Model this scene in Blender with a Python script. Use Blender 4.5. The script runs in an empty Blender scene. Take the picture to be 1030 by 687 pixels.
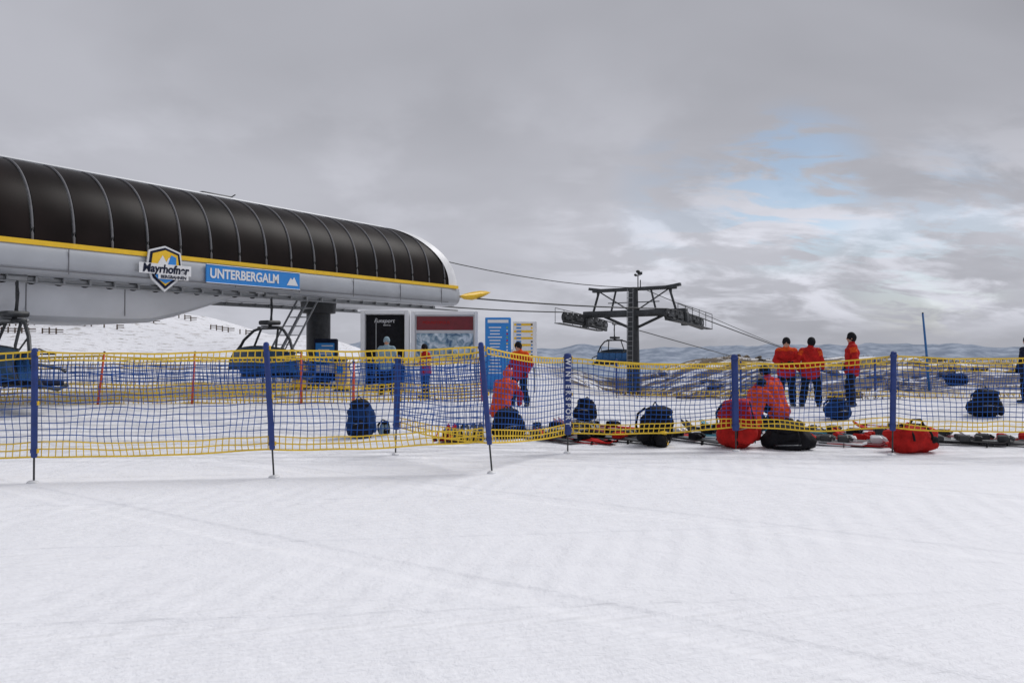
import bpy, math, random
import numpy as np
from mathutils import Vector, Matrix, noise
random.seed(7)
F=744.0; HY=352.0; CH=1.65
def X(b,d): return (b-515)/F*d          # lateral offset of a surveyed bearing at distance d
def Z(e,d): return CH-(e-HY)/F*d
scene=bpy.context.scene

# ------------------------------------------------------------------ terrain height
def sm(a,b,t):
    t=max(0.0,min(1.0,(t-a)/(b-a))); return t*t*(3-2*t)
def gz(x,y):
    r=math.hypot(x,y)
    z=0.25*sm(13.5,18.5,y)
    z+=0.60*sm(20,46,y)*sm(-15,5,x)+0.15*sm(20,46,y)
    z+=0.02*noise.noise(Vector((x*0.25,y*0.25,1.3)))*min(1,r/6)*sm(5,12,y)
    z+=0.16*noise.noise(Vector((x*0.12,y*0.12,5.3)))*sm(20,35,r)
    z+=(0.50*noise.noise(Vector((x*0.22,y*0.16,15.3)))+0.18*noise.noise(Vector((x*0.7,y*0.6,11.3))))*sm(22,32,y)*sm(2,8,x)
    if y>46:
        k=sm(-0.12,0.03,x/y)
        z-=k*0.30*(y-46)*sm(44,52,y)
        z-=(1-k)*0.02*(y-46)
        z+=1.2*sm(46,120,y)*noise.noise(Vector((x*0.02,y*0.02,9.1)))
        z+=0.9*sm(70,120,y)*noise.noise(Vector((x*0.07,y*0.05,2.1)))*sm(-10,-30,x)
    def G(cx,cy,sx,sy,h): return h*math.exp(-((x-cx)/sx)**2-((y-cy)/sy)**2)
    z+=G(-64,150,17,45,6.0)+G(-112,150,48,42,9.5)+G(-36,140,14,40,4.2)
    z+=G(3.2,62,5.5,9,2.2)+G(-3,66,4,9,1.6)
    z+=G(6.6,39,3.8,10,-2.2)
    if z<-260: z=-260
    if y<-40: z-=0.02*(-40-y)
    return z

# ------------------------------------------------------------------ materials
def nd(nt,t,**k):
    n=nt.nodes.new(t)
    for a,v in k.items(): setattr(n,a,v)
    return n
def mat(name,col,rough=0.6,metal=0.0,var=0.12,scale=6.0,bump=0.0,bscale=40.0,trans=0.0,spec=0.5):
    m=bpy.data.materials.new(name); m.use_nodes=True; nt=m.node_tree
    b=nt.nodes['Principled BSDF']
    tc=nd(nt,'ShaderNodeTexCoord'); nz=nd(nt,'ShaderNodeTexNoise')
    nz.inputs['Scale'].default_value=scale; nz.inputs['Detail'].default_value=4
    nt.links.new(tc.outputs['Object'],nz.inputs['Vector'])
    mr=nd(nt,'ShaderNodeMapRange'); mr.inputs['From Min'].default_value=0.3; mr.inputs['From Max'].default_value=0.7
    mr.inputs['To Min'].default_value=1-var; mr.inputs['To Max'].default_value=1+var
    nt.links.new(nz.outputs['Fac'],mr.inputs['Value'])
    vm=nd(nt,'ShaderNodeVectorMath',operation='SCALE'); vm.inputs[0].default_value=col[:3]
    nt.links.new(mr.outputs['Result'],vm.inputs['Scale'])
    nt.links.new(vm.outputs[0],b.inputs['Base Color'])
    b.inputs['Roughness'].default_value=rough; b.inputs['Metallic'].default_value=metal
    b.inputs['Specular IOR Level'].default_value=spec
    if trans: b.inputs['Transmission Weight'].default_value=trans
    if bump>0:
        n2=nd(nt,'ShaderNodeTexNoise'); n2.inputs['Scale'].default_value=bscale; n2.inputs['Detail'].default_value=2
        nt.links.new(tc.outputs['Object'],n2.inputs['Vector'])
        bp=nd(nt,'ShaderNodeBump'); bp.inputs['Strength'].default_value=bump; bp.inputs['Distance'].default_value=0.02
        nt.links.new(n2.outputs['Fac'],bp.inputs['Height']); nt.links.new(bp.outputs[0],b.inputs['Normal'])
    return m
M={}
M['blue']=mat('post_blue',(0.010,0.035,0.18),0.5,var=0.2,scale=9)
M['netblue']=mat('net_blue',(0.018,0.085,0.32),0.7,var=0.25,scale=3,spec=.2)
M['netyel']=mat('net_yellow',(0.78,0.53,0.05),0.6,var=0.15,scale=3,spec=.2)
M['steel']=mat('galvanised',(0.28,0.29,0.30),0.45,0.7,bump=0.1)
M['dark']=mat('dark_steel',(0.035,0.038,0.042),0.5,0.2,var=0.3)
M['tower']=mat('tower_steel',(0.045,0.05,0.055),0.5,0.3,var=0.3,scale=3)
M['black']=mat('black_fabric',(0.010,0.010,0.013),0.8,var=0.3,bump=0.5,bscale=25,spec=.2)
M['navy']=mat('navy_fabric',(0.010,0.014,0.035),0.8,var=0.3,bump=0.5,bscale=25,spec=.2)
M['bfab']=mat('blue_fabric',(0.012,0.035,0.11),0.8,var=0.3,bump=0.5,bscale=25,spec=.2)
M['cblue']=mat('chair_blue',(0.03,0.14,0.36),0.6,var=0.15)
M['red']=mat('red_fabric',(0.42,0.014,0.012),0.8,var=0.25,scale=9,bump=0.6,bscale=18,spec=.2)
M['orange']=mat('orange_fabric',(0.66,0.075,0.012),0.8,var=0.25,scale=9,bump=0.6,bscale=18,spec=.2)
M['yellow']=mat('yellow_paint',(0.80,0.50,0.02),0.4,var=0.06)
M['white']=mat('white_paint',(0.72,0.73,0.75),0.4,var=0.05,scale=2)
M['silver']=mat('silver_cladding',(0.40,0.42,0.45),0.38,0.35,var=0.07,scale=1.2)
M['lsilver']=mat('light_cladding',(0.58,0.60,0.63),0.45,0.1,var=0.08,scale=1.0)
M['glass']=mat('tinted_glass',(0.010,0.007,0.0065),0.42,0.0,var=0.5,scale=0.8,spec=0.09)
M['rib']=mat('glazing_rib',(0.15,0.15,0.16),0.7,0.0,spec=.2)
M['signblue']=mat('sign_blue',(0.02,0.22,0.62),0.45,var=0.05)
M['skin']=mat('skin',(0.45,0.25,0.17),0.6,var=0.08)
M['hair']=mat('hair',(0.03,0.018,0.012),0.8)
M['grey']=mat('grey_fabric',(0.24,0.34,0.40),0.8,var=0.2,bump=0.4)
M['maroon']=mat('maroon_banner',(0.16,0.012,0.02),0.5,var=0.15)
M['grass']=mat('dry_grass',(0.17,0.115,0.05),0.9,var=0.4,scale=2)
M['rock']=mat('rock',(0.13,0.105,0.08),0.95,var=0.5,scale=3,bump=1.0,bscale=9)
M['wood']=mat('weathered_wood',(0.10,0.07,0.05),0.9,var=0.3)
M['bubble']=mat('bubble_shell',(0.03,0.07,0.12),0.2,0.0,var=0.1,spec=.3)
M['orpole']=mat('orange_pole_paint',(0.55,0.07,0.02),0.5)
M['green']=mat('lime_plastic',(0.22,0.38,0.05),0.5)
M['cyan']=mat('turquoise_plastic',(0.03,0.25,0.35),0.45)

# ------------------------------------------------------------------ mesh builder
class MB:
    def __init__(s): s.v=[]; s.f=[]; s.m=[]; s.mats=[]
    def mi(s,k):
        if k not in s.mats: s.mats.append(k)
        return s.mats.index(k)
    def add(s,vs,fs,k):
        o=len(s.v); s.v+= [tuple(q) for q in vs]; i=s.mi(k)
        for f in fs: s.f.append(tuple(o+a for a in f)); s.m.append(i)
    def box(s,c,sz,k,R=None,bev=0.0):
        x,y,z=[q/2 for q in sz]; c=Vector(c)
        b=min(bev,x*.45,y*.45,z*.45)
        if b<=0:
            vs=[Vector((i*x,j*y,l*z)) for i in(-1,1) for j in(-1,1) for l in(-1,1)]
            fs=[(0,1,3,2),(4,6,7,5),(0,4,5,1),(2,3,7,6),(0,2,6,4),(1,5,7,3)]
        else:
            def ring(zz,ins):
                X_,Y_=x-ins,y-ins; B=b
                return [Vector(p+(zz,)) for p in [(-X_+B,-Y_),(X_-B,-Y_),(X_,-Y_+B),(X_,Y_-B),(X_-B,Y_),(-X_+B,Y_),(-X_,Y_-B),(-X_,-Y_+B)]]
            rs=[ring(-z,b*.8),ring(-z+b,0),ring(z-b,0),ring(z,b*.8)]
            vs=[p for r in rs for p in r]; fs=[]
            for a in range(3):
                for i in range(8):
                    j=(i+1)%8; fs.append((a*8+i,a*8+j,a*8+8+j,a*8+8+i))
            fs.append(tuple(range(7,-1,-1))); fs.append(tuple(range(24,32)))
        if R is not None: vs=[R@p for p in vs]
        s.add([c+p for p in vs],fs,k)
    def tube(s,pts,r,k,n=8,cap=True):
        pts=[Vector(p) for p in pts]
        if not isinstance(r,(list,tuple)): r=[r]*len(pts)
        vs=[];fs=[]
        for i,p in enumerate(pts):
            t=(pts[min(i+1,len(pts)-1)]-pts[max(i-1,0)]).normalized()
            u=t.cross(Vector((0,0,1)))
            if u.length<0.05: u=t.cross(Vector((0,1,0)))
            u.normalize(); w=t.cross(u)
            for j in range(n):
                a=2*math.pi*j/n; vs.append(p+(u*math.cos(a)+w*math.sin(a))*r[i])
        for i in range(len(pts)-1):
            for j in range(n):
                q=(j+1)%n; fs.append((i*n+j,i*n+q,i*n+n+q,i*n+n+j))
        if cap: fs.append(tuple(range(n-1,-1,-1))); fs.append(tuple(range((len(pts)-1)*n,len(pts)*n)))
        s.add(vs,fs,k)
    def ell(s,c,rad,k,e=1.0,R=None,nu=20,nv=12,wob=0.0,seed=0,taper=0.0):
        c=Vector(c); vs=[];fs=[]
        sg=lambda t: math.copysign(abs(t)**e,t)
        for i in range(nv+1):
            ph=-math.pi/2+math.pi*i/nv
            for j in range(nu):
                th=2*math.pi*j/nu
                tz=sg(math.sin(ph)); tp=1-taper*tz
                p=Vector((tp*rad[0]*sg(math.cos(ph))*sg(math.cos(th)),tp*rad[1]*sg(math.cos(ph))*sg(math.sin(th)),rad[2]*tz))
                if wob: p*=1+wob*noise.noise(p*7+Vector((seed,0,0)))+wob*.4*noise.noise(p*20+Vector((seed,4,0)))
                if R is not None: p=R@p
                vs.append(c+p)
        for i in range(nv):
            for j in range(nu):
                q=(j+1)%nu; fs.append((i*nu+j,i*nu+q,i*nu+nu+q,i*nu+nu+j))
        s.add(vs,fs,k)
    def grid(s,rows,k,closed=False):
        n=len(rows[0]); vs=[p for r in rows for p in r]; fs=[]
        for i in range(len(rows)-1):
            for j in range(n if closed else n-1):
                q=(j+1)%n; fs.append((i*n+j,i*n+q,i*n+n+q,i*n+n+j))
        s.add(vs,fs,k)
    def obj(s,name,mw=None,smooth=False,parent=None):
        me=bpy.data.meshes.new(name); me.from_pydata(s.v,[],s.f)
        for k in s.mats: me.materials.append(M[k])
        me.polygons.foreach_set('material_index',s.m)
        if smooth: me.polygons.foreach_set('use_smooth',[True]*len(s.f))
        me.update()
        o=bpy.data.objects.new(name,me); scene.collection.objects.link(o)
        if parent: o.parent=parent
        if mw is not None: o.matrix_world=mw
        return o
def autosmooth(o,ang=35):
    me=o.data
    me.polygons.foreach_set('use_smooth',[True]*len(me.polygons))
    try: me.set_sharp_from_angle(angle=math.radians(ang))
    except Exception: pass
def text(name,body,size,loc,k,parent,rot=(math.pi/2,0,0),align='LEFT',sx=1.0,ext=0.004,bold=0.0,shear=0.0):
    cu=bpy.data.curves.new(name,'FONT'); cu.body=body; cu.size=size; cu.extrude=ext; cu.align_x=align
    cu.offset=bold; cu.shear=shear; cu.materials.append(M[k]); cu.align_y='CENTER'
    o=bpy.data.objects.new(name,cu); scene.collection.objects.link(o)
    o.parent=parent; o.location=loc; o.rotation_euler=rot; o.scale=(sx,1,1); return o
def place(px,d,z=None,rot=0.0):
    x=X(px,d); 
    if z is None: z=gz(x,d)
    return Matrix.Translation((x,d,z))@Matrix.Rotation(rot,4,'Z')

# ------------------------------------------------------------------ snow ground
def build_ground():
    rr=[0.6]
    while rr[-1]<6000: rr.append(rr[-1]*(1.04 if (rr[-1]<22 or rr[-1]>52) else 1.014)+0.02)
    angs=[]; a=-60.0
    while a<60: angs.append(a); a+=0.5
    while a<300: angs.append(a); a+=4.0
    n=len(angs); vs=[(0,0,gz(0,0))]; fs=[]
    for r in rr:
        for a in angs:
            x=r*math.sin(math.radians(a)); y=r*math.cos(math.radians(a)); vs.append((x,y,gz(x,y)))
    for j in range(n): fs.append((0,1+(j+1)%n,1+j))
    for i in range(len(rr)-1):
        for j in range(n):
            q=(j+1)%n; fs.append((1+i*n+j,1+i*n+q,1+i*n+n+q,1+i*n+n+j))
    me=bpy.data.meshes.new('snow_ground'); me.from_pydata(vs,[],fs)
    me.polygons.foreach_set('use_smooth',[True]*len(fs)); me.update()
    o=bpy.data.objects.new('snow_ground',me); scene.collection.objects.link(o)
    m=bpy.data.materials.new('snow'); m.use_nodes=True; nt=m.node_tree; L=nt.links.new
    b=nt.nodes['Principled BSDF']; b.inputs['Roughness'].default_value=0.65; b.inputs['Specular IOR Level'].default_value=0.2
    geo=nd(nt,'ShaderNodeNewGeometry'); pos=geo.outputs['Position']
    sep=nd(nt,'ShaderNodeSeparateXYZ'); L(pos,sep.inputs[0])
    def math_(op,a,b_=None,clamp=False):
        n=nd(nt,'ShaderNodeMath',operation=op); n.use_clamp=clamp
        for i,v in enumerate([a,b_]):
            if v is None: continue
            if isinstance(v,(int,float)): n.inputs[i].default_value=v
            else: L(v,n.inputs[i])
        return n.outputs[0]
    def noise_(scale,detail=5,rough=0.5,rot=0,sc=(1,1,1),dist=0):
        mp=nd(nt,'ShaderNodeMapping'); mp.inputs['Rotation'].default_value=(0,0,rot); mp.inputs['Scale'].default_value=sc
        L(pos,mp.inputs['Vector'])
        n=nd(nt,'ShaderNodeTexNoise'); n.inputs['Scale'].default_value=scale; n.inputs['Detail'].default_value=detail
        n.noise_dimensions='2D'
        n.inputs['Roughness'].default_value=rough; n.inputs['Distortion'].default_value=dist
        L(mp.outputs[0],n.inputs['Vector']); return n.outputs['Fac']
    def rng(v,a,b_,c=0,d=1,st='SMOOTHSTEP'):
        n=nd(nt,'ShaderNodeMapRange'); n.interpolation_type=st
        for i,q in zip(['From Min','From Max','To Min','To Max'],[a,b_,c,d]): n.inputs[i].default_value=q
        L(v,n.inputs['Value']); return n.outputs['Result']
    def wave(scale,rot,dist,dscale,det=1):
        mp=nd(nt,'ShaderNodeMapping'); mp.inputs['Rotation'].default_value=(0,0,rot); L(pos,mp.inputs['Vector'])
        n=nd(nt,'ShaderNodeTexWave'); n.inputs['Scale'].default_value=scale; n.inputs['Distortion'].default_value=dist
        n.inputs['Detail'].default_value=det; n.inputs['Detail Scale'].default_value=dscale
        L(mp.outputs[0],n.inputs['Vector']); return n.outputs['Fac']
    mid=noise_(1.3,6,0.6); fine=noise_(24,3,0.7)
    scuff=noise_(1.9,6,0.68,0.5,(0.5,1.6,1),0.6)
    trafm=rng(sep.outputs['Y'],9.5,13,0.12,1)
    cord=wave(2.7,1.22,.9,0.4); cordm=rng(noise_(0.22,3,0.5,0.6,(0.35,1.2,1)),0.38,0.54,0.12,1)
    near_=math_('SUBTRACT',1.0,rng(sep.outputs['Y'],6,12))
    trk=rng(wave(0.17,1.42,5,0.22),0.93,0.99); trk2=rng(wave(0.11,2.05,8,0.16),0.95,0.995)
    # belt imprints left by a snow groomer, in broad lanes
    belt=math_('MULTIPLY',wave(1.1,0.25,1.5,0.6),rng(wave(0.09,1.15,3,0.2),0.55,0.8))
    h=math_('MULTIPLY',mid,0.050)
    h=math_('ADD',h,math_('MULTIPLY',fine,0.0055))
    h=math_('ADD',h,math_('MULTIPLY',math_('MULTIPLY',scuff,trafm),0.17))
    h=math_('ADD',h,math_('MULTIPLY',math_('MULTIPLY',cord,math_('MULTIPLY',cordm,near_)),0.0115))
    h=math_('ADD',h,math_('MULTIPLY',belt,0.006))
    h=math_('ADD',h,math_('MULTIPLY',trk,-0.018))
    h=math_('ADD',h,math_('MULTIPLY',trk2,-0.017))
    bp=nd(nt,'ShaderNodeBump'); bp.inputs['Strength'].default_value=0.95; bp.inputs['Distance'].default_value=1.0
    L(h,bp.inputs['Height']); L(bp.outputs[0],b.inputs['Normal'])
    mx=nd(nt,'ShaderNodeMix',data_type='RGBA'); mx.inputs['A'].default_value=(0.855,0.865,0.905,1); mx.inputs['B'].default_value=(0.70,0.71,0.76,1)
    L(math_('MULTIPLY',rng(scuff,0.45,0.68),math_('MULTIPLY',trafm,0.8)),mx.inputs['Factor'])
    nb=noise_(0.62,8,0.72,0,(0.55,1.2,1))
    g=rng(nb,0.43,0.50)
    ym=math_('MULTIPLY',rng(sep.outputs['Y'],20.5,26),math_('SUBTRACT',1.0,rng(sep.outputs['Y'],60,75)))
    xm=math_('MULTIPLY',rng(sep.outputs['X'],1,4),math_('SUBTRACT',1.0,rng(sep.outputs['X'],22,44)))
    g=math_('MULTIPLY',g,math_('MULTIPLY',ym,xm))
    g2=math_('MULTIPLY',rng(nb,0.56,0.63),math_('MULTIPLY',rng(sep.outputs['Y'],75,95),math_('SUBTRACT',1.0,rng(sep.outputs['X'],-30,-20))))
    g3=math_('MULTIPLY',rng(nb,0.53,0.60),math_('MULTIPLY',rng(sep.outputs['Y'],24,30),math_('SUBTRACT',1.0,rng(sep.outputs['Y'],60,75))))
    g=math_('MAXIMUM',g,math_('MAXIMUM',math_('MULTIPLY',g2,0.6),math_('MULTIPLY',g3,0.7)))
    gc=nd(nt,'ShaderNodeMix',data_type='RGBA'); gc.inputs['A'].default_value=(0.20,0.145,0.08,1); gc.inputs['B'].default_value=(0.10,0.085,0.07,1)
    L(rng(scuff,.4,.6),gc.inputs['Factor'])
    mg=nd(nt,'ShaderNodeMix',data_type='RGBA'); L(gc.outputs['Result'],mg.inputs['B'])
    L(mx.outputs['Result'],mg.inputs['A']); L(g,mg.inputs['Factor']); L(mg.outputs['Result'],b.inputs['Base Color'])
    me.materials.append(m)
build_ground()

# distant mountains
def mountains():
    vs=[];fs=[];n=400; rows=10
    for i in range(n+1):
        a=math.radians(-75+150*i/n)
        for j in range(rows):
            t=j/(rows-1); r=9000+2600*t
            x=r*math.sin(a);y=r*math.cos(a)
            ridge=noise.fractal(Vector((math.degrees(a)*0.16,3.1,0)),0.9,2.1,6)
            pk=65+105*ridge
            prof=t**0.8
            z=-420+(420+pk)*prof+30*noise.fractal(Vector((x*0.0011,y*0.0011,t*2)),0.8,2.0,4)*(t)
            vs.append((x,y,z))
    for i in range(n):
        for j in range(rows-1):
            fs.append((i*rows+j,(i+1)*rows+j,(i+1)*rows+j+1,i*rows+j+1))
    me=bpy.data.meshes.new('distant_mountains'); me.from_pydata(vs,[],fs)
    me.polygons.foreach_set('use_smooth',[True]*len(fs)); me.update()
    o=bpy.data.objects.new('distant_mountains',me); scene.collection.objects.link(o)
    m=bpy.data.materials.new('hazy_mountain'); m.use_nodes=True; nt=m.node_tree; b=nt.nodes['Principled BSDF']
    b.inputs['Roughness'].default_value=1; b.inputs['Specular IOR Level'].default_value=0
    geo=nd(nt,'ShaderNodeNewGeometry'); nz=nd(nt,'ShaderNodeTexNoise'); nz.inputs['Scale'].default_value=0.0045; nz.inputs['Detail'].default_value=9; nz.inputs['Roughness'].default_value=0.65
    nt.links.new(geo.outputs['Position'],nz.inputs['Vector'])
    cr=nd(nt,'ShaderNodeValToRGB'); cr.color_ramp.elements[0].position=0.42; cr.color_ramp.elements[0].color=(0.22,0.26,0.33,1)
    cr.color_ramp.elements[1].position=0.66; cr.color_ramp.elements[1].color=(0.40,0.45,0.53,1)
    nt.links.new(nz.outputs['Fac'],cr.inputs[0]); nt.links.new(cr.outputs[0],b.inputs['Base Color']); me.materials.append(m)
mountains()

# dry grass tufts and stones on the bare patches
def grass():
    b=MB()
    for c in range(620):
        y=random.uniform(21.5,48); x=random.uniform(3.5,30)
        if noise.noise(Vector((x*0.25,y*0.4,2)))<0.0: continue
        for k in range(14):
            px_=x+random.gauss(0,.22);py_=y+random.gauss(0,.25); z=gz(px_,py_)
            hh=random.uniform(.05,.18); dx=random.uniform(-.06,.06); w=.014
            b.add([(px_-w,py_,z-.01),(px_+w,py_,z-.01),(px_+dx,py_+random.uniform(-.05,.05),z+hh)],[(0,1,2)],'grass')
    b.obj('dry_grass')
    b=MB()
    for c in range(150):
        y=random.uniform(22,47); x=random.uniform(3.5,30)
        if noise.noise(Vector((x*0.25,y*0.4,2)))<-.05: continue
        s_=random.uniform(.08,.38); b.ell((x,y,gz(x,y)+s_*.05),(s_,s_*.8,s_*.45),'rock',wob=.9,seed=c,nu=10,nv=7)
    b.obj('rocks')
grass()

def far_fences():
    b=MB()
    for (x0,y0,x1,y1) in [(-92,122,-62,118),(-96,129,-60,126),(-86,114,-68,112),(-100,137,-58,136),(-54,130,-44,128)]:
        n=int(math.hypot(x1-x0,y1-y0)/1.1)
        for i in range(n):
            if random.random()<.22: continue
            t=i/n; x=x0+(x1-x0)*t; y=y0+(y1-y0)*t; z=gz(x,y)
            b.box((x,y,z+.35),(.16,.14,1.1+random.uniform(-.2,.2)),'wood')
            if random.random()<.8: b.box((x+.55,y,z+.65),(1.1,.06,.16),'wood'); b.box((x+.55,y,z+.30),(1.1,.06,.12),'wood')
    b.obj('snow_fence')
far_fences()
def hut(x,y,w,d,h,rot):
    b=MB(); z0=-.5
    b.box((0,0,h/2+z0/2),(w,d,h-z0),'wood')
    b.box((-w*.25,-d/2-.02,h*.55),(w*.16,.04,h*.3),'white'); b.box((w*.22,-d/2-.02,h*.55),(w*.16,.04,h*.3),'white'); b.box((0,-d/2-.02,h*.38),(w*.13,.04,h*.72),'dark')
    e=.5
    for s_ in (-1,1):
        vs=[(-w/2-e,s_*(d/2+e),h-.15),(w/2+e,s_*(d/2+e),h-.15),(w/2+e,0,h+d*.28),(-w/2-e,0,h+d*.28)]
        b.add(vs+[(a,c,q+.3) for a,c,q in vs],[(0,1,2,3),(4,5,6,7),(0,1,5,4),(1,2,6,5),(2,3,7,6),(3,0,4,7)],'white')
    for s_ in (-1,1): b.add([(s_*(w/2-.003),-d/2,h),(s_*(w/2-.003),d/2,h),(s_*(w/2-.003),0,h+d*.26)],[(0,1,2)],'wood')
    b.box((w*.3,.6,h+d*.28),(.5,.5,1.0),'rock')
    b.obj('mountain_hut',Matrix.Translation((x,y,gz(x,y)))@Matrix.Rotation(rot,4,'Z'))
hut(-78,128,5,3.5,1.6,.2); hut(-86,131,3.6,3,1.4,-.1)

# ------------------------------------------------------------------ safety nets
def net(name,pts,pitch=0.082,rows=16,sw=0.0058,nyt=2,nyb=3,seed=0,sagt=0.05,sagb=0.03,wob=0.03):
    cols=[]
    for k in range(len(pts)-1):
        p,q=pts[k],pts[k+1]; L=math.hypot(q[0]-p[0],q[1]-p[1]); n=max(2,int(L/pitch))
        for i in range(n+(1 if k==len(pts)-2 else 0)):
            t=i/n; s4=4*t*(1-t)
            x=p[0]+(q[0]-p[0])*t; y=p[1]+(q[1]-p[1])*t
            zt=p[2]+(q[2]-p[2])*t-sagt*s4*(1+.5*noise.noise(Vector((k*3.1,seed,0))))+0.012*noise.noise(Vector((x*2.1,seed,3)))
            zb=p[3]+(q[3]-p[3])*t-sagb*s4+0.025*noise.noise(Vector((x*1.3,seed,7)))
            nx,ny=(q[1]-p[1])/L,-(q[0]-p[0])/L
            col=[]
            for j in range(rows):
                v=j/(rows-1)
                off=wob*s4*math.sin(math.pi*v)*(1+noise.noise(Vector((x*.8,v*2,seed))))+0.02*noise.noise(Vector((x*1.7,v*3,seed+5)))*min(1,s4*3)
                dz=0.030*noise.noise(Vector((x*1.9,v*4,seed+9)))*(1 if 0<j<rows-1 else 0)
                dx=0.055*noise.noise(Vector((x*1.5,v*3,seed+12)))*min(1,s4*3)
                col.append(Vector((x+nx*off+dx,y+ny*off,zt+(zb-zt)*v+dz)))
            cols.append(col)
    b=MB(); vs=[];fs=[];ms=[]
    b.mi('netblue'); b.mi('netyel')
    def strand(p,q,r,m,horiz):
        o=len(vs)
        if horiz: e=[Vector((0,0,r)),Vector((0,-r*.6,0)),Vector((0,0,-r)),Vector((0,r*.6,0))]
        else: e=[Vector((r,0,0)),Vector((0,-r*.6,0)),Vector((-r,0,0)),Vector((0,r*.6,0))]
        for c in (p,q):
            for d in e: vs.append((c.x+d.x,c.y+d.y,c.z+d.z))
        for a in range(4):
            c=(a+1)%4; fs.append((o+a,o+c,o+4+c,o+4+a)); ms.append(m)
    N=len(cols)
    for i in range(N):
        for j in range(rows):
            yel=1 if (j<nyt or j>=rows-nyb) else 0
            if i<N-1:
                r=sw*(2.0 if j in(0,rows-1) else (1.5 if yel else 1.0))
                strand(cols[i][j],cols[i+1][j],r,yel,True)
            if j<rows-1:
                yv=1 if (j<nyt-1 or j>=rows-nyb) else 0
                strand(cols[i][j],cols[i][j+1],sw*(1.2 if yv else .8),yv,False)
    b.v=vs;b.f=fs;b.m=ms
    return b.obj(name)
def post(px,d,top,tubebot,leanx=0.0,r=0.037,txt=None,name='fence_post'):
    x=X(px,d); g=gz(x,d); zt=Z(top,d); zb=Z(tubebot,d)
    b=MB()
    f=lambda z:(leanx*(z-g)/1.6,0,z)
    b.tube([f(g-.25),f(zb+.05)],.012,'dark',8)
    zs=[zb,zb+.02,zb+.3,(zb+zt)/2,zt-.02,zt,zt+.012]
    b.tube([f(z) for z in zs],[r*.8,r,r,r,r,r*.85,r*.4],'blue',14)
    for z in (zt-.06,(zt+zb)/2,zb+.08):
        b.tube([f(z-.02),f(z+.02)],r*1.18,'blue',14)
        b.box(Vector(f(z))+Vector((r*1.1,0,0)),(.03,.03,.05),'yellow',bev=.004)
    # little collar of churned snow where the spike goes in
    b.ell((f(g)[0],0,g+.005),(.07,.06,.03),'white',wob=.5,seed=px,nu=12,nv=8)
    o=b.obj(name,Matrix.Translation((x,d,0))); autosmooth(o)
    if txt:
        n=len(txt)
        for i,c in enumerate(txt):
            zz=zt-.12-i*(zt-zb-.2)/n
            text('letter',c,.11,(f(zz)[0],-r-.004,zz),'white',o,align='CENTER',bold=.003,rot=(math.pi/2,math.pi/2,0))
    return o
post(-205,9.0,353,462); post(35,9.16,351,460,-.0); post(276,9.6,345,452,-.10); post(495,9.9,345,447,-.14)
post(398,11.7,358,432,.04,r=.05); post(571,11.9,356,437,0,r=.060,txt='WINTERSPORT')
post(740,12.1,357,433,-.02,r=.055); post(897,11.7,354,433,.03,r=.045); post(1080,11.4,356,433,0.02,r=.045)
def pt(px,d,t,b): return (X(px,d),d+.0,Z(t,d),Z(b,d))
net('safety_net',[pt(-205,9.05,356,462),pt(35,9.21,354,459),pt(270,9.65,352,452),pt(486,9.95,349,444)],seed=1,sagt=.035)
net('safety_net',[pt(490,9.97,350,444),pt(571,11.97,360,436),pt(740,12.17,366,429),pt(898,11.77,358,430),pt(1080,11.47,358,432)],seed=2,sagt=.045,sagb=.05)
net('safety_net',[pt(490,10.0,352,446),pt(401,11.77,362,430)],seed=3,sagt=.05)
net('safety_net',[pt(-120,19,358,410),pt(103,19.2,358,410),pt(195,19.4,359,409),pt(300,19.7,358,408),pt(395,20,360,408),pt(485,20.5,361,406)],seed=4,pitch=.11,rows=14,sw=.012,nyt=2,nyb=7)
net('safety_net',[pt(620,22.5,366,397),pt(745,22,364,397),pt(880,21.5,366,398),pt(1060,21,368,400)],seed=5,pitch=.15,rows=8,sw=.008,nyt=2,nyb=2)
net('safety_net',[pt(-110,28,366,392),pt(120,28,366,391),pt(300,29,366,391)],seed=6,pitch=.15,rows=8,sw=.011,nyt=2,nyb=3)
for px,d,lean in [(98,19.0,.18),(193,19.2,.08),(-60,19,.05),(303,19.6,.0),(485,20.4,-.05),(355,14.9,.02)]:
    b=MB(); x=X(px,d); g=gz(x,d)
    b.tube([(0,0,g-.1),(lean*.5,0,g+.6),(lean,0,g+1.35)],[.028,.028,.025],'orpole',10)
    b.tube([(lean*1.0,0,g+1.35),(lean*1.01,0,g+1.37)],[.03,.02],'dark',10)
    b.obj('slalom_pole',Matrix.Translation((x,d,0)),smooth=True)
for px in (620,745,880,1060):
    d={620:22.4,745:21.9,880:21.4,1060:20.9}[px]; b=MB(); x=X(px,d); g=gz(x,d)
    b.tube([(0,0,g-.1),(0,0,g+.3)],.012,'dark'); b.tube([(0,0,g+.25),(0,0,g+1.15),(0,0,g+1.17)],[.028,.028,.015],'blue',10)
    b.obj('fence_post',Matrix.Translation((x,d,0)),smooth=True)
b=MB(); d=25; x=X(935,d); g=gz(x,d)
b.tube([(0,0,g-.2),(-.1,0,g+1.2),(-.22,0,g+2.6)],[.04,.038,.032],'cblue',10); b.tube([(-.22,0,g+2.6),(-.222,0,g+2.64)],[.034,.02],'dark',10)
b.obj('marker_pole',Matrix.Translation((x,d,0)),smooth=True)

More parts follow.
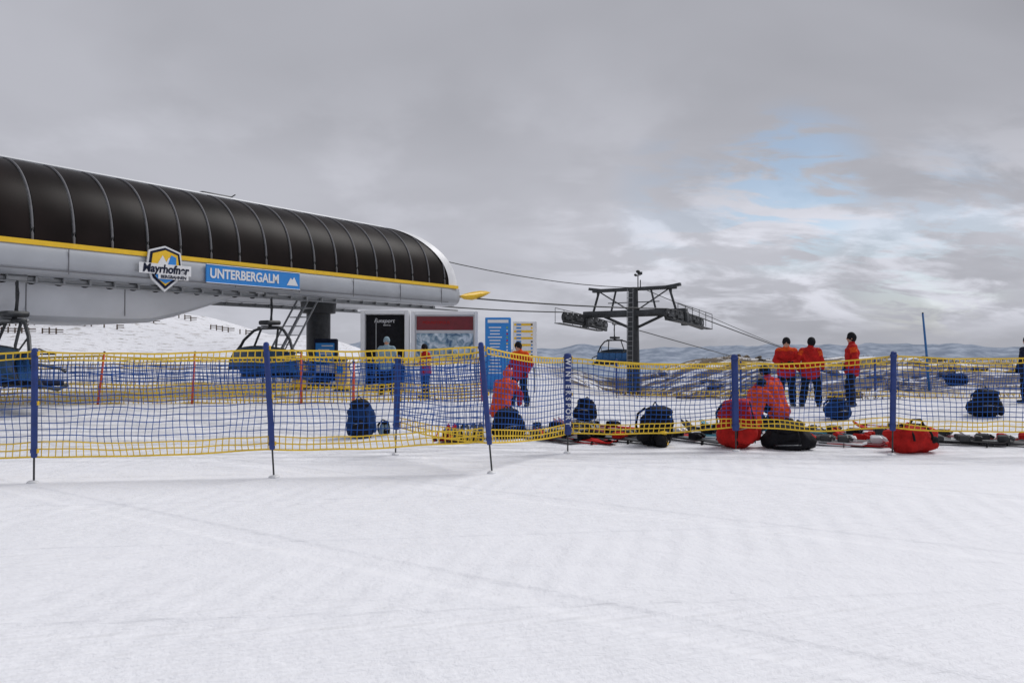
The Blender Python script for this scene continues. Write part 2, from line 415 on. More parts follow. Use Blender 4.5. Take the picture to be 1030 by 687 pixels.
# ------------------------------------------------------------------ lift station
A=Vector((.584,.812,0)).normalized(); B=Vector((-A.y,A.x,0)); N=Vector((-2.42,30,0))
MS=Matrix(((A.x,B.x,0,N.x),(A.y,B.y,0,N.y),(0,0,1,0),(0,0,0,1)))
W=5.2; ZB=4.26; HD=2.28
def dome(th,ins=0.0):
    n=2.35; c=math.cos(th); s_=math.sin(th)
    w=W/2-(W/2-ins)*math.copysign(abs(c)**(2/n),c); z=ZB+(HD-ins)*abs(s_)**(2/n); return w,z
def send(z): 
    t=(z-ZB)/HD; return 0.30-1.7*max(0,t)**2.0
def station():
    st=MB(); s0=-22.8; pw=.93; nth=28
    thg0,thg1=0.0,math.radians(74)
    rows=[]
    for i in range(41):
        th=math.pi*i/40; w,z=dome(th,.06); rows.append([(s0,w,z),(-2.2,w,z)])
    st.grid(rows,'dark')
    s=s0
    while s<-.1:
        for side in (0,1):
            rws=[]
            for i in range(nth+1):
                th=thg0+(thg1-thg0)*i/nth; w,z=dome(th)
                if side: w=W-w
                r=[]
                for j in range(5):
                    u=j/4; ss=s+.05+(pw-.10)*u; lim=send(z)-.55
                    ss=min(ss,lim); bel=.016*math.sin(math.pi*u)
                    dw=(w-W/2); dl=math.hypot(dw,z-ZB)+1e-6
                    r.append((ss,w+dw/dl*bel,z+(z-ZB)/dl*bel))
                rws.append(r)
            st.grid(rws,'glass')
            pts=[]
            for i in range(nth+1):
                th=thg0+(thg1-thg0)*i/nth; w,z=dome(th,-.008)
                if side: w=W-w
                if s<send(z)-.5: pts.append((s,w,z))
            if len(pts)>3: st.tube(pts,.030,'rib',6)
        s+=pw
    rows=[]
    for i in range(13):
        th=math.radians(74)+math.radians(32)*i/12; w,z=dome(th,-.03); rows.append([(s0,w,z),(send(z)-.5,w,z)])
    st.grid(rows,'lsilver')
    for sd in (0,1):
        w,z=dome(math.radians(74),-.03); w=w if not sd else W-w
        st.tube([(s0,w,z),(-2.2,w,z)],.05,'lsilver',8)
    rows=[]
    for i in range(49):
        th=math.pi*i/48; w,z=dome(th,-.04); w2,z2=dome(th,.02); w3,z3=dome(th,.35)
        e=send(z); rows.append([(e-.56,w,z),(e-.3,w,z),(e-.08,w,z),(e+.0,w2,z2),(e-.05,w3,z3),(e-.6,w3,z3)])
    st.grid(rows,'white')
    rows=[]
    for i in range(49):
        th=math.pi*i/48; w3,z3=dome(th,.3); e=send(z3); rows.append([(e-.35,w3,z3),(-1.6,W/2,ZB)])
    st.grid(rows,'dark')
    for w in (-.045,W+.045):
        st.box((s0/2+.1,w,4.20),(-s0+.35,.09,.12),'yellow')
    prof=[(-.06,4.139),(-.11,4.0),(-.12,3.80),(-.10,3.62),(-.03,3.50),(.10,3.43)]
    for sd in (0,1):
        rows=[]
        ss=[s0,-1.0,-.2,.15,.38,.46]
        for q in ss:
            sh=0 if q<-.5 else (q+.5)**2*.12
            rows.append([(q,(W-(w+sh) if sd else w+sh),z+ (sh*.6 if z<3.7 else 0)) for w,z in prof])
        st.grid(rows,'silver')
    q=-21.5
    while q<0:
        for w in (-.122,):
            st.box((q,w,3.80),(.018,.012,.62),'rib')
        q+=2.3
    st.box((s0/2-.2,-.125,3.56),(-s0-.4,.02,.025),'rib')
    st.grid([[(.46,w*0+.12-.1,4.139),(.46,W-.12+.1,4.139)],[(.50,.2,3.8),(.50,W-.2,3.8)],[(.44,.3,3.45),(.44,W-.3,3.45)]],'silver')
    st.box((s0/2,W/2,4.17),(-s0-.4,W-.1,.06),'silver')
    st.box((s0/2+.1,W/2,3.46),(-s0+.3,W-.3,.05),'lsilver')
    def hull(w0,w1):
        sec=[(s0,2.40),(-12.6,2.38),(-12.0,2.42),(-11.2,2.62),(-9.6,3.18),(-8.8,3.42)]
        rows=[]
        for q,zb in sec:
            zt=3.44; r=min(.35,(zt-zb)*.8)
            rows.append([(q,w0,zt),(q,w0,zb+r),(q,w0+r*.25,zb+r*.35),(q,w0+r,zb),(q,w1-r,zb),(q,w1-r*.25,zb+r*.35),(q,w1,zb+r),(q,w1,zt)])
        st.grid(rows,'lsilver')
    hull(.75,W-.75)
    for q in (-20,-17.6,-15.2,-12.8): 
        st.box((q,.745,3.0),(.02,.012,.86),'rib')
    for w in (.35,W-.35):
        st.box((s0/2-.3,w,3.36),(-s0-.8,.08,.08),'steel'); 
        st.tube([(s0,w-.12,3.28),(.6,w-.12,3.28)],.03,'steel',8)
        q=-22
        while q<-.5:
            if q<-8.5: st.tube([(q,w+.13,3.36),(q,w+.19,3.36)],.12,'black',14)
            st.box((q,w-.1,3.33),(.05,.1,.14),'steel'); q+=.62
    st.tube([(-4.67,W/2,gz(-7.2,27.7)-.3),(-4.67,W/2,3.0),(-4.67,W/2,3.02),(-4.67,W/2,3.46)],[.44,.44,.62,.66],'dark',28)
    st.tube([(-18,W/2,-.3),(-18,W/2,2.5)],.44,'dark',28)
    for w in (1.0,1.6):
        st.tube([(-7.8,w,1.2),(-6.4,w,3.42)],.035,'steel',8); st.tube([(-7.8,w,1.2),(-7.8,w,.2)],.035,'steel',8)
        st.tube([(-7.4,w,1.2),(-6.0,w,3.42)],.035,'steel',8); st.tube([(-7.4,w,1.2),(-7.4,w,.2)],.03,'steel',8)
    for t in range(8):
        u=t/7; st.box((-7.6+1.4*u,1.3,1.2+2.2*u),(.3,.6,.03),'steel')
    w,z=dome(math.radians(80)); st.box((-9.2,w+.3,z+.08),(1.1,.5,.16),'dark',bev=.03); st.tube([(-8.9,w,z),(-8.6,w,z+.22)],.02,'dark')
    o=st.obj('lift_station',MS); autosmooth(o,40)
    h=MB(); pr=[(0,3.86,.02),(.25,3.74,.22),(.8,3.74,.34),(1.3,3.84,.32),(1.75,4.00,.18),(2.0,4.14,.01)]
    rows=[]
    for q,z,hh in pr:
        rows.append([(.46+q,-.02,z),(.46+q,-.10,z+hh*.5),(.46+q,-.02,z+hh),(.46+q,.08,z+hh*.5)])
    h.grid(rows,'yellow',closed=True); hg=h.obj('entry_guide',None,smooth=True,parent=o)
    return o
STN=station()
b=MB(); b.box((0,0,0),(3.25,.05,.52),'signblue',bev=.01)
for (x0,z0,x1,z1) in [(-1.625,-.26,1.625,-.26),(-1.625,.26,1.625,.26)]:
    b.tube([(x0,-.03,z0),(x1,-.03,z1)],.010,'white',6)
b.add([(1.12,-.031,-.15),(1.55,-.031,-.15),(1.40,-.031,.12),(1.33,-.031,.03),(1.27,-.031,.09)],[(0,1,2,3,4)],'white')
sg=b.obj('station_name_sign',MS@Matrix.Translation((-9.36,-.17,3.83)))
text('lettering','UNTERBERGALM',.38,(-1.52,-.032,0.0),'white',sg,sx=.82,bold=.011)
b=MB()
def shield(b,s,y,k,dy=.02):
    out=[(-.36,.30),(-.18,.36),(0,.42),(.18,.36),(.36,.30),(.40,.0),(.30,-.32),(0,-.58),(-.30,-.32),(-.40,0)]
    n=len(out); vs=[(x*s,y,z*s) for x,z in out]+[(x*s,y+dy,z*s) for x,z in out]
    b.add(vs,[tuple(range(n))]+[(i,(i+1)%n,n+(i+1)%n,n+i) for i in range(n)],k)
shield(b,1.24,0,'white',.05);shield(b,1.12,-.012,'navy');shield(b,.96,-.022,'yellow')
b.add([(-.30,-.030,-.12),(0.30,-.030,-.12),(.10,-.030,.22),(.02,-.030,.08),(-.08,-.030,.26)],[(0,1,2,3,4)],'white')
b.add([(.05,-.034,-.02),(0.30,-.034,-.02),(.30,-.034,.22),(.16,-.034,.28)],[(0,1,2,3)],'signblue')
b.add([(-.33,-.034,-.26),(0.33,-.034,-.26),(.22,-.034,-.38),(0,-.034,-.50),(-.22,-.034,-.38)],[(0,1,2,3,4)],'signblue')
b.box((.0,-.045,-.12),(1.46,.012,.28),'white',bev=.004)
b.box((.22,-.045,-.32),(.86,.012,.12),'white',bev=.004)
lg=b.obj('logo_sign',MS@Matrix.Translation((-12.2,-.19,3.94)))
text('lettering','Mayrhofner',.31,(0,-.055,-.12),'navy',lg,align='CENTER',sx=.88,bold=.010,shear=.15)
text('lettering','BERGBAHNEN',.12,(.22,-.055,-.32),'navy',lg,align='CENTER',sx=.95,bold=.003)

# ------------------------------------------------------------------ chairs
def chair(name,s,w,z,width=2.7,rope=None,yaw=0):
    b=MB(); h=width/2
    b.box((0,0,.02),(.45,.12,.16),'steel',bev=.02); b.tube([(-.15,0,.1),(.15,0,.1)],.05,'dark')
    b.tube([(0,0,0),(.02,0,-.35),(.0,0,-.8),(-.05,0,-1.0)],[.05,.045,.045,.06],'dark',10)
    b.box((-.05,0,-1.02),(.16,1.1,.10),'dark',bev=.02); b.box((-.05,0,-.86),(.5,.5,.14),'dark',bev=.05)
    b.tube([(-.35,0,-1.0),(.25,0,-1.0)],.05,'steel')
    for sy in (-1,1):
        b.tube([(-.05,sy*.42,-1.02),(-.10,sy*.75,-1.10),(-.18,sy*(h*.80),-1.40),(-.25,sy*h*.97,-1.80),(-.20,sy*h,-2.15),(-.02,sy*h,-2.52),(.30,sy*h,-2.60),(.52,sy*h,-2.5)],.045,'dark',8)
        b.tube([(-.05,sy*.42,-1.02),(-.22,sy*.55,-1.6),(-.24,sy*.6,-2.1),(-.1,sy*.6,-2.5)],.035,'dark',8)
        b.tube([(-.22,sy*h,-2.0),(.35,sy*h,-2.12),(.48,sy*h,-2.2)],.035,'dark',8)
    b.tube([(-.22,-h,-1.80),(-.22,h,-1.80)],.035,'dark'); b.tube([(-.05,-h,-2.54),(-.05,h,-2.54)],.04,'dark'); b.tube([(.5,-h,-2.5),(.5,h,-2.5)],.025,'dark')
    n=6; cw=width/n
    for i in range(n):
        y=-h+cw*(i+.5)
        b.box((.2,y,-2.46),(.52,cw*.94,.12),'navy',bev=.035)
        b.box((-.17,y,-2.10),(.09,cw*.94,.60),'cblue',Matrix.Rotation(math.radians(-10),3,'Y'),bev=.03)
    rows=[]
    for i in range(9):
        t=i/8; a=math.radians(-25+80*t)
        xx=-.26-.40*math.cos(a); zz=-2.02+.52*math.sin(a)
        rows.append([(xx+(.10*v*v),v*h*(.98-.14*t),zz-.10*v*v) for v in (-1,-.95,-.6,-.3,0,.3,.6,.95,1)])
    b.grid(rows,'bubble')
    for e in ([r[0] for r in rows],[r[-1] for r in rows],rows[0],rows[-1]): b.tube(e,.022,'dark',6)
    for sy in (-1,1): b.tube([(-.18,sy*h*.8,-1.40),rows[-1][0 if sy<0 else -1]],.02,'dark',6)
    for sy in (-.6,.6):
        b.tube([(-.2,sy*h,-1.80),(.15,sy*h,-1.68),(.42,sy*h,-1.80)],.022,'dark',6)
    b.tube([(.42,-h*.7,-1.80),(.42,h*.7,-1.80)],.022,'dark',6)
    o=b.obj(name,MS@Matrix.Translation((s,w,z))@Matrix.Rotation(yaw,4,'Z')); autosmooth(o,40); return o
chair('chairlift_chair',-8.5,.23,3.36,2.9); chair('chairlift_chair',-15.6,.23,3.35,2.9)

# ------------------------------------------------------------------ tower & ropes
TD=42.0; TX=X(637,TD); TG=gz(TX,TD)
rel=Vector((TX,TD,0))-N; TS=rel.dot(A); TW=rel.dot(B)
def rope_z(q): return 3.72-0.028*q-0.0085*(q+2.35)**2
def tower():
    b=MB(); top=5.2
    b.tube([(0,0,TG-1.0),(0,0,TG+.25)],.75,'dark',20)
    b.tube([(0,0,TG-.2),(0,0,2.4),(0,0,top)],[.40,.33,.27],'tower',20)
    b.box((0,0,3.72),(.38,6.4,.38),'tower',bev=.03)
    for sy in (-1,1):
        b.tube([(0,sy*.2,2.9),(0,sy*1.9,3.6)],.08,'tower',8)
        b.tube([(0,sy*.15,4.0),(0,sy*.15,top)],.05,'tower')
        b.tube([(0,sy*2.6,3.8),(0,sy*2.2,5.05)],.07,'tower',8)
        b.tube([(0,sy*1.4,3.85),(0,sy*1.1,5.05)],.06,'tower',8)
        b.tube([(0,sy*.25,3.9),(0,sy*2.2,5.05)],.04,'tower',6)
        b.box((0,sy*2.45,5.18),(.24,.8,.16),'tower',Matrix.Rotation(sy*math.radians(8),3,'X'))
        b.tube([(0,sy*2.3,5.05),(0,sy*2.3,4.70)],.05,'dark')
    b.box((0,0,5.10),(.26,5.2,.20),'tower',bev=.02)
    b.box((0,0,4.35),(.06,3.2,.05),'tower')
    for sy in (-1,1):
        cy=sy*3.1; 
        for off in (-.42,.42):
            if off*sy<0: continue
            for k in range(6):
                q=-2.4+4.8*k/5; zz=3.35-.10*q*(.5+.5*(q>0))
                b.tube([(q,cy+off+sy*.2,zz-.25),(q,cy+off+sy*.2,zz+.55)],.018,'tower',5)
            b.tube([(-2.4,cy+off+sy*.2,4.05),(2.4,cy+off+sy*.2,3.65)],.02,'tower',5)
            b.box((0,cy+off,3.0),(5.0,.40,.04),'tower',Matrix.Rotation(math.radians(4),3,'Y'))
        n=9
        for k in range(n):
            q=-2.35+4.7*k/(n-1); zz=rope_z(q)-.28
            b.tube([(q,cy-.07,zz),(q,cy+.07,zz)],.27,'dark',18); b.tube([(q,cy-.085,zz),(q,cy+.085,zz)],.10,'steel',10)
        for k in range(0,n-1,2):
            q0=-2.35+4.7*k/(n-1); q1=-2.35+4.7*(k+1)/(n-1)
            for o_ in (-.12,.12): b.box(((q0+q1)/2,cy+o_,rope_z((q0+q1)/2)-.32),(abs(q1-q0)+.2,.04,.16),'tower',Matrix.Rotation(math.atan2(rope_z(q0)-rope_z(q1),q1-q0),3,'Y'))
        b.box((-1.2,cy,rope_z(-1.2)-.52),(2.6,.16,.2),'tower',Matrix.Rotation(math.radians(3),3,'Y'),bev=.02)
        b.box((1.25,cy,rope_z(1.25)-.54),(2.6,.16,.2),'tower',Matrix.Rotation(math.radians(6),3,'Y'),bev=.02)
        b.box((0,cy,3.35),(.34,.34,.75),'tower',bev=.03)
    for o_ in (-.18,.18): b.tube([(-.46,o_,TG),(-.38,o_,5.1)],.02,'steel',5)
    for k in range(22): b.box((-.43,0,TG+.3+.27*k),(.03,.36,.03),'steel')
    b.tube([(0,-.3,5.1),(0,-.3,6.05)],.03,'dark',6); b.tube([(-.2,-.55,5.85),(.2,-.05,5.85)],.02,'dark',5); b.tube([(0,-.45,5.1),(0,-.45,5.6)],.03,'dark',6)
    b.ell((0,-.3,6.08),(.12,.12,.09),'dark'); b.ell((.2,-.05,5.92),(.09,.09,.07),'dark'); b.box((-.2,-.55,5.95),(.08,.2,.16),'dark')
    o=b.obj('chairlift_tower',MS@Matrix.Translation((TS,TW,0))); autosmooth(o,40); return o
tower()
slope_out=0.028+2*0.0085*4.7
for sy,nm in ((-1,'haul_rope'),(1,'haul_rope')):
    b=MB(); cy=TW+sy*3.1; wst=.35 if sy<0 else W-.35
    pts=[(-12,wst,3.46),(.5,wst,3.86)]
    for k in range(1,9):
        t=k/8; pts.append((.5+(TS-2.35-.5)*t,wst+(cy-wst)*t,3.86+(rope_z(-2.35)-3.86)*t-.10*4*t*(1-t)))
    for k in range(9): q=-2.35+4.7*k/8; pts.append((TS+q,cy,rope_z(q)))
    for k in range(1,14): q=k*7; pts.append((TS+2.35+q,cy,rope_z(2.35)-slope_out*q+0.0002*q*q))
    b.tube(pts,.033,'dark',8); b.obj(nm,MS,smooth=True)
b=MB(); b.tube([(-1.0,W/2-.6,5.75)]+[(-1.0+(TS+1.0)*t,W/2-.6+(TW-.5-W/2+.6)*t,5.75+(5.15-5.75)*t-.35*4*t*(1-t)) for t in [i/10 for i in range(1,11)]],.022,'dark',6)
b.tube([(TS,TW-.5,5.15)]+[(TS+k*8,TW-.5,5.15-.95*k) for k in range(1,8)],.022,'dark',6); b.obj('signal_cable',MS,smooth=True)
chair('chairlift_chair',TS+3.6,TW+3.1,rope_z(2.35)-slope_out*1.25-.05,yaw=math.pi)

# ------------------------------------------------------------------ info boards
def booth():
    d=25.0; px0,px1=364,412
    w=(px1-px0)/F*d; h=2.70; b=MB()
    b.box((-w/2+.07,0,h/2),(.14,.5,h),'white',bev=.015); b.box((w/2-.07,0,h/2),(.14,.5,h),'white',bev=.015)
    b.box((0,0,h-.065),(w-.285,.5,.13),'white',bev=.015); b.box((0,.04,h/2-.07),(w-.285,.1,h-.14),'black')
    b.box((-.32,-.03,h/2-.1),(.03,.04,h-.3),'steel'); b.box((.0,-.03,.12),(w-.3,.05,.2),'steel')
    o=b.obj('entrance_portal',place((px0+px1)/2,d))
    text('lettering','Funsport',.19,(-.05,-.03,2.35),'white',o,align='CENTER',shear=.3); text('lettering','RENTAL',.07,(0.05,-.03,2.2),'white',o,align='CENTER')
    px0,px1=414,481; w=(px1-px0)/F*d; b=MB(); h=2.66
    for sx in (-1,1): b.box((sx*(w/2-.06),0,h/2),(.12,.3,h),'white',bev=.015)
    b.box((0,0,h-.06),(w-.245,.3,.12),'white',bev=.015); b.box((0,0,1.0),(w-.245,.25,.1),'white',bev=.015)
    b.box((0,.03,(h+1.0)/2),(w-.245,.06,h-1.1),'lsilver'); b.box((0,-.02,2.26),(w-.34,.03,.46),'maroon',bev=.005)
    o=b.obj('piste_map_board',place((px0+px1)/2,d))
    m=bpy.data.materials.new('piste_map'); m.use_nodes=True; nt=m.node_tree; bs=nt.nodes['Principled BSDF']
    tc=nd(nt,'ShaderNodeTexCoord'); nz=nd(nt,'ShaderNodeTexNoise'); nz.inputs['Scale'].default_value=4; nz.inputs['Detail'].default_value=9; nz.inputs['Distortion'].default_value=1.0
    cr=nd(nt,'ShaderNodeValToRGB'); e=cr.color_ramp.elements; e[0].position=.35; e[0].color=(.05,.12,.22,1); e[1].position=.62; e[1].color=(.62,.70,.78,1)
    n_=e.new(.47); n_.color=(.22,.33,.42,1)
    nt.links.new(tc.outputs['Object'],nz.inputs['Vector']); nt.links.new(nz.outputs['Fac'],cr.inputs[0]); nt.links.new(cr.outputs[0],bs.inputs['Base Color']); bs.inputs['Roughness'].default_value=.3
    M['map']=m; b=MB(); b.box((0,-.02,1.50),(w-.34,.03,.84),'map'); b.obj('map_panel',None,parent=o)
    text('lettering','MOUNTOPOLIS',.13,(-.75,-.042,2.28),'red',o)
    d2=24.0; w=26/F*d2; b=MB(); b.box((0,0,1.25),(w,.12,2.35),'signblue',bev=.02); b.box((0,0,.05),(w*1.1,.3,.1),'steel')
    b.box((0,-.064,2.30),(w*.8,.006,.10),'white')
    for i in range(15):
        z=2.1-i*.105; b.box((-w*.12,-.064,z),(w*random.uniform(.35,.55),.006,.035),'white'); b.box((w*.35,-.064,z),(.05,.006,.05),random.choice(['green','yellow','red','white']))
    b.obj('information_stele',place(501,d2))
    b=MB(); w=24/F*d2; b.box((0,0,1.55),(w,.08,1.5),'white',bev=.01)
    for i in range(13):
        z=2.2-i*.11; b.box((-.05,-.043,z),(w*.78,.006,.07),'yellow' if i%2==0 else 'white'); b.box((-.2,-.05,z),(w*.2,.004,.05),'signblue'); b.box((.22,-.05,z),(.06,.006,.05),random.choice(['dark','signblue','yellow']))
    for sx in (-1,1): b.tube([(sx*w*.4,.03,-.1),(sx*w*.4,.03,.85)],.03,'steel')
    b.obj('lift_status_board',place(528,d2))
booth()
def turnstile(px,d,k='yellow'):
    b=MB(); b.box((0,0,.5),(.32,.9,.95),k,bev=.05); b.box((0,-.1,1.05),(.26,.6,.12),'dark',bev=.03); b.box((0,-.46,.72),(.2,.02,.22),'signblue')
    for a in (0,120,240):
        r=math.radians(a); b.tube([(.18,0,.8),(.18+.42*abs(math.cos(r))*.9+.05,0+.1*math.sin(r),.8+.38*math.sin(r))],.018,'steel',6)
    b.box((0,0,.03),(.42,1.1,.06),'dark'); o=b.obj('turnstile',place(px,d)); autosmooth(o)
turnstile(302,25.5); turnstile(345,25,'yellow')
b=MB(); b.box((0,0,1.0),(.8,.3,1.5),'navy',bev=.04); b.box((0,-.16,1.25),(.66,.02,.7),'signblue'); b.box((0,-.16,.7),(.66,.02,.3),'lsilver'); b.box((0,0,.08),(.9,.4,.14),'dark')
for i in range(4): b.box((random.uniform(-.1,.1),-.174,1.5-i*.14),(.4,.005,.04),'white')
b.obj('ticket_reader_cabinet',place(328,26.2))

# ------------------------------------------------------------------ bags and skis
def backpack(px,d,w,h,k,k2='black',rot=0,lean=0.0,seed=0):
    b=MB(); t=w*.62
    R=Matrix.Rotation(lean,3,'X')@Matrix.Rotation((seed%5-2)*.05,3,'Y')
    c=lambda x,y,z: R@Vector((x,y,z))
    b.ell(c(0,0,h*.46),(w*.42,t*.46,h*.47),k,e=.78,R=R,wob=.28,seed=seed,nu=30,nv=22,taper=.16)
    b.ell(c(0,-t*.36,h*.30),(w*.27,t*.20,h*.20),k2,e=.75,R=R,wob=.2,seed=seed+3)
    b.ell(c(0,-t*.06,h*.87),(w*.30,t*.38,h*.12),k2,e=.85,R=R,wob=.25,seed=seed+5)
    for sx in (-1,1):
        b.ell(c(sx*w*.40,0,h*.28),(w*.08,t*.22,h*.18),k,e=.8,R=R,wob=.2,seed=seed+7)
        b.tube([c(sx*w*.2,t*.38,h*.88),c(sx*w*.28,t*.60,h*.7),c(sx*w*.28,t*.62,h*.4),c(sx*w*.2,t*.45,h*.1)],.022,'black',6)
        b.tube([c(sx*w*.17,-t*.44,h*.94),c(sx*w*.20,-t*.56,h*.5),c(sx*w*.2,-t*.46,h*.1)],.012,'black',5)
    b.tube([c(-.05,t*.2,h*.97),c(0,t*.24,h*1.06),c(.05,t*.2,h*.97)],.012,'black',6)
    b.tube([c(-w*.22,-t*.54,h*.40),c(0,-t*.60,h*.43),c(w*.22,-t*.54,h*.40)],.008,'steel',5)
    return b.obj('backpack',place(px,d,rot=rot),smooth=True)
backpack(512,13.9,.68,.56,'black','black',.3,seed=1)
backpack(588,16.0,.56,.50,'black','navy',-.4,-.2,seed=2)
backpack(657,12.9,.74,.70,'black','black',.5,.15,seed=3); backpack(664,12.65,.36,.28,'black','yellow',1.2,.1,seed=23)
backpack(744,12.55,.80,.84,'red','red',.2,seed=5); backpack(792,12.5,.90,.46,'black','black',-.3,.3,seed=6)
backpack(842,16.2,.6,.46,'bfab','black',.3,seed=7)
backpack(990,16.6,.76,.62,'black','black',-.2,seed=9)
backpack(365,13.9,.58,.74,'bfab','black',.15,.08,seed=10); backpack(387,14.2,.26,.28,'grey','black',.8,seed=11)
def duffel(px,d,L,h,k,rot):
    b=MB(); b.ell((0,0,h*.48),(L*.5,h*.56,h*.5),k,e=.75,wob=.3,seed=4,nu=28,nv=18)
    for sx in (-.22,.22):
        pts=[(sx*L,h*.60*math.cos(a)*-1,h*.48+h*.53*math.sin(a)) for a in [math.pi*i/8 for i in range(9)]]
        b.tube(pts,.018,'black',6)
    b.tube([(-.2*L,-.1,h*.98),(-.1*L,-.12,h*1.22),(.1*L,-.12,h*1.22),(.2*L,-.1,h*.98)],.018,'black',6)
    b.ell((L*.3,-h*.48,h*.42),(L*.10,.05,h*.2),'black',e=.7); b.tube([(-.35*L,0,h*.96),(.35*L,0,h*.98)],.008,'steel',5)
    return b.obj('duffel_bag',place(px,d,rot=rot),smooth=True)
duffel(916,12.05,.80,.44,'red',.25); duffel(961,26,.8,.42,'navy',.2); duffel(1100,17,.7,.35,'navy',.2)
def skis(px,d,rot,k,k2='dark',gap=.11,poles=True,tilt=0.0):
    b=MB()
    for sx in (-.5,.5):
        x0=sx*gap*1.1; rows=[]
        for i in range(23):
            t=i/22; y=-.85+1.7*t
            wd=.046+.016*(2*t-1)**2
            if t>.9: wd*=math.sqrt(max(.03,1-((t-.9)/.1)**2))
            if t<.04: wd*=.6+.4*t/.04
            z=.03+.015*math.sin(math.pi*t)+(.13*((t-.84)/.16)**2 if t>.84 else 0)+(.03*((.06-t)/.06)**2 if t<.06 else 0)
            rows.append([(x0-wd,y,z),(x0-wd*.96,y,z+.024),(x0+wd*.96,y,z+.024),(x0+wd,y,z)])
        b.grid(rows,k,closed=True)
        b.box((x0,.17,.10),(.08,.12,.10),k2,bev=.015); b.box((x0,-.20,.11),(.085,.18,.12),k2,bev=.02); b.box((x0,0,.065),(.07,.36,.03),'steel')
        b.box((x0,-.32,.13),(.05,.08,.05),k2,Matrix.Rotation(.5,3,'X'))
        b.box((x0,.5,.072),(.07,.16,.003),'white')
    if poles:
        for sx in (-1,1):
            p0=Vector((.22*sx,-.6,.03)); p1=Vector((.26*sx,.6,.06)); b.tube([p0,p1],.010,k,6); b.tube([p1,p1+(p1-p0).normalized()*.13],.019,'black',8)
            q=p0+(p1-p0)*.08; b.tube([q,q+Vector((0,.01,0))],.045,'black',10)
    x=X(px,d); return b.obj('pair_of_skis',Matrix.Translation((x,d,gz(x,d)+.005))@Matrix.Rotation(rot,4,'Z')@Matrix.Rotation(tilt,4,'Y'))
cols=['red','dark','black','white','red','navy','dark','maroon','cyan','red','dark']
for i,(px,d,r) in enumerate([(545,13.6,.75),(562,13.9,.5),(578,13.4,1.0),(596,13.7,.35),(612,13.5,.9),(626,13.9,.6),(548,14.8,1.2),(585,14.9,.5),(606,15.0,1.0),(676,14.2,.5),(700,14.0,1.1),(690,13.4,.7),(715,14.6,.4),
    (452,13.9,.1),(462,13.95,.05),(471,13.9,-.05),(481,14.0,.12),(818,13.0,1.0),(835,12.9,1.15),(852,13.2,.95),(868,12.8,1.2),(846,14.0,.8),(872,14.0,1.3),(826,14.4,.9),(884,13.4,.7),(955,12.9,1.2),(975,13.1,1.35),(995,12.9,1.05),(1018,13.2,1.3),(935,13.8,.9),(1040,13.0,1.0),(905,14.6,1.0),(745,14.8,.9)]):
    skis(px,d,r+random.uniform(-.12,.12),cols[(i*4+1)%11],k2=random.choice(['dark','dark','red','white','black']),poles=i%3!=0,tilt=random.uniform(-.12,.12))

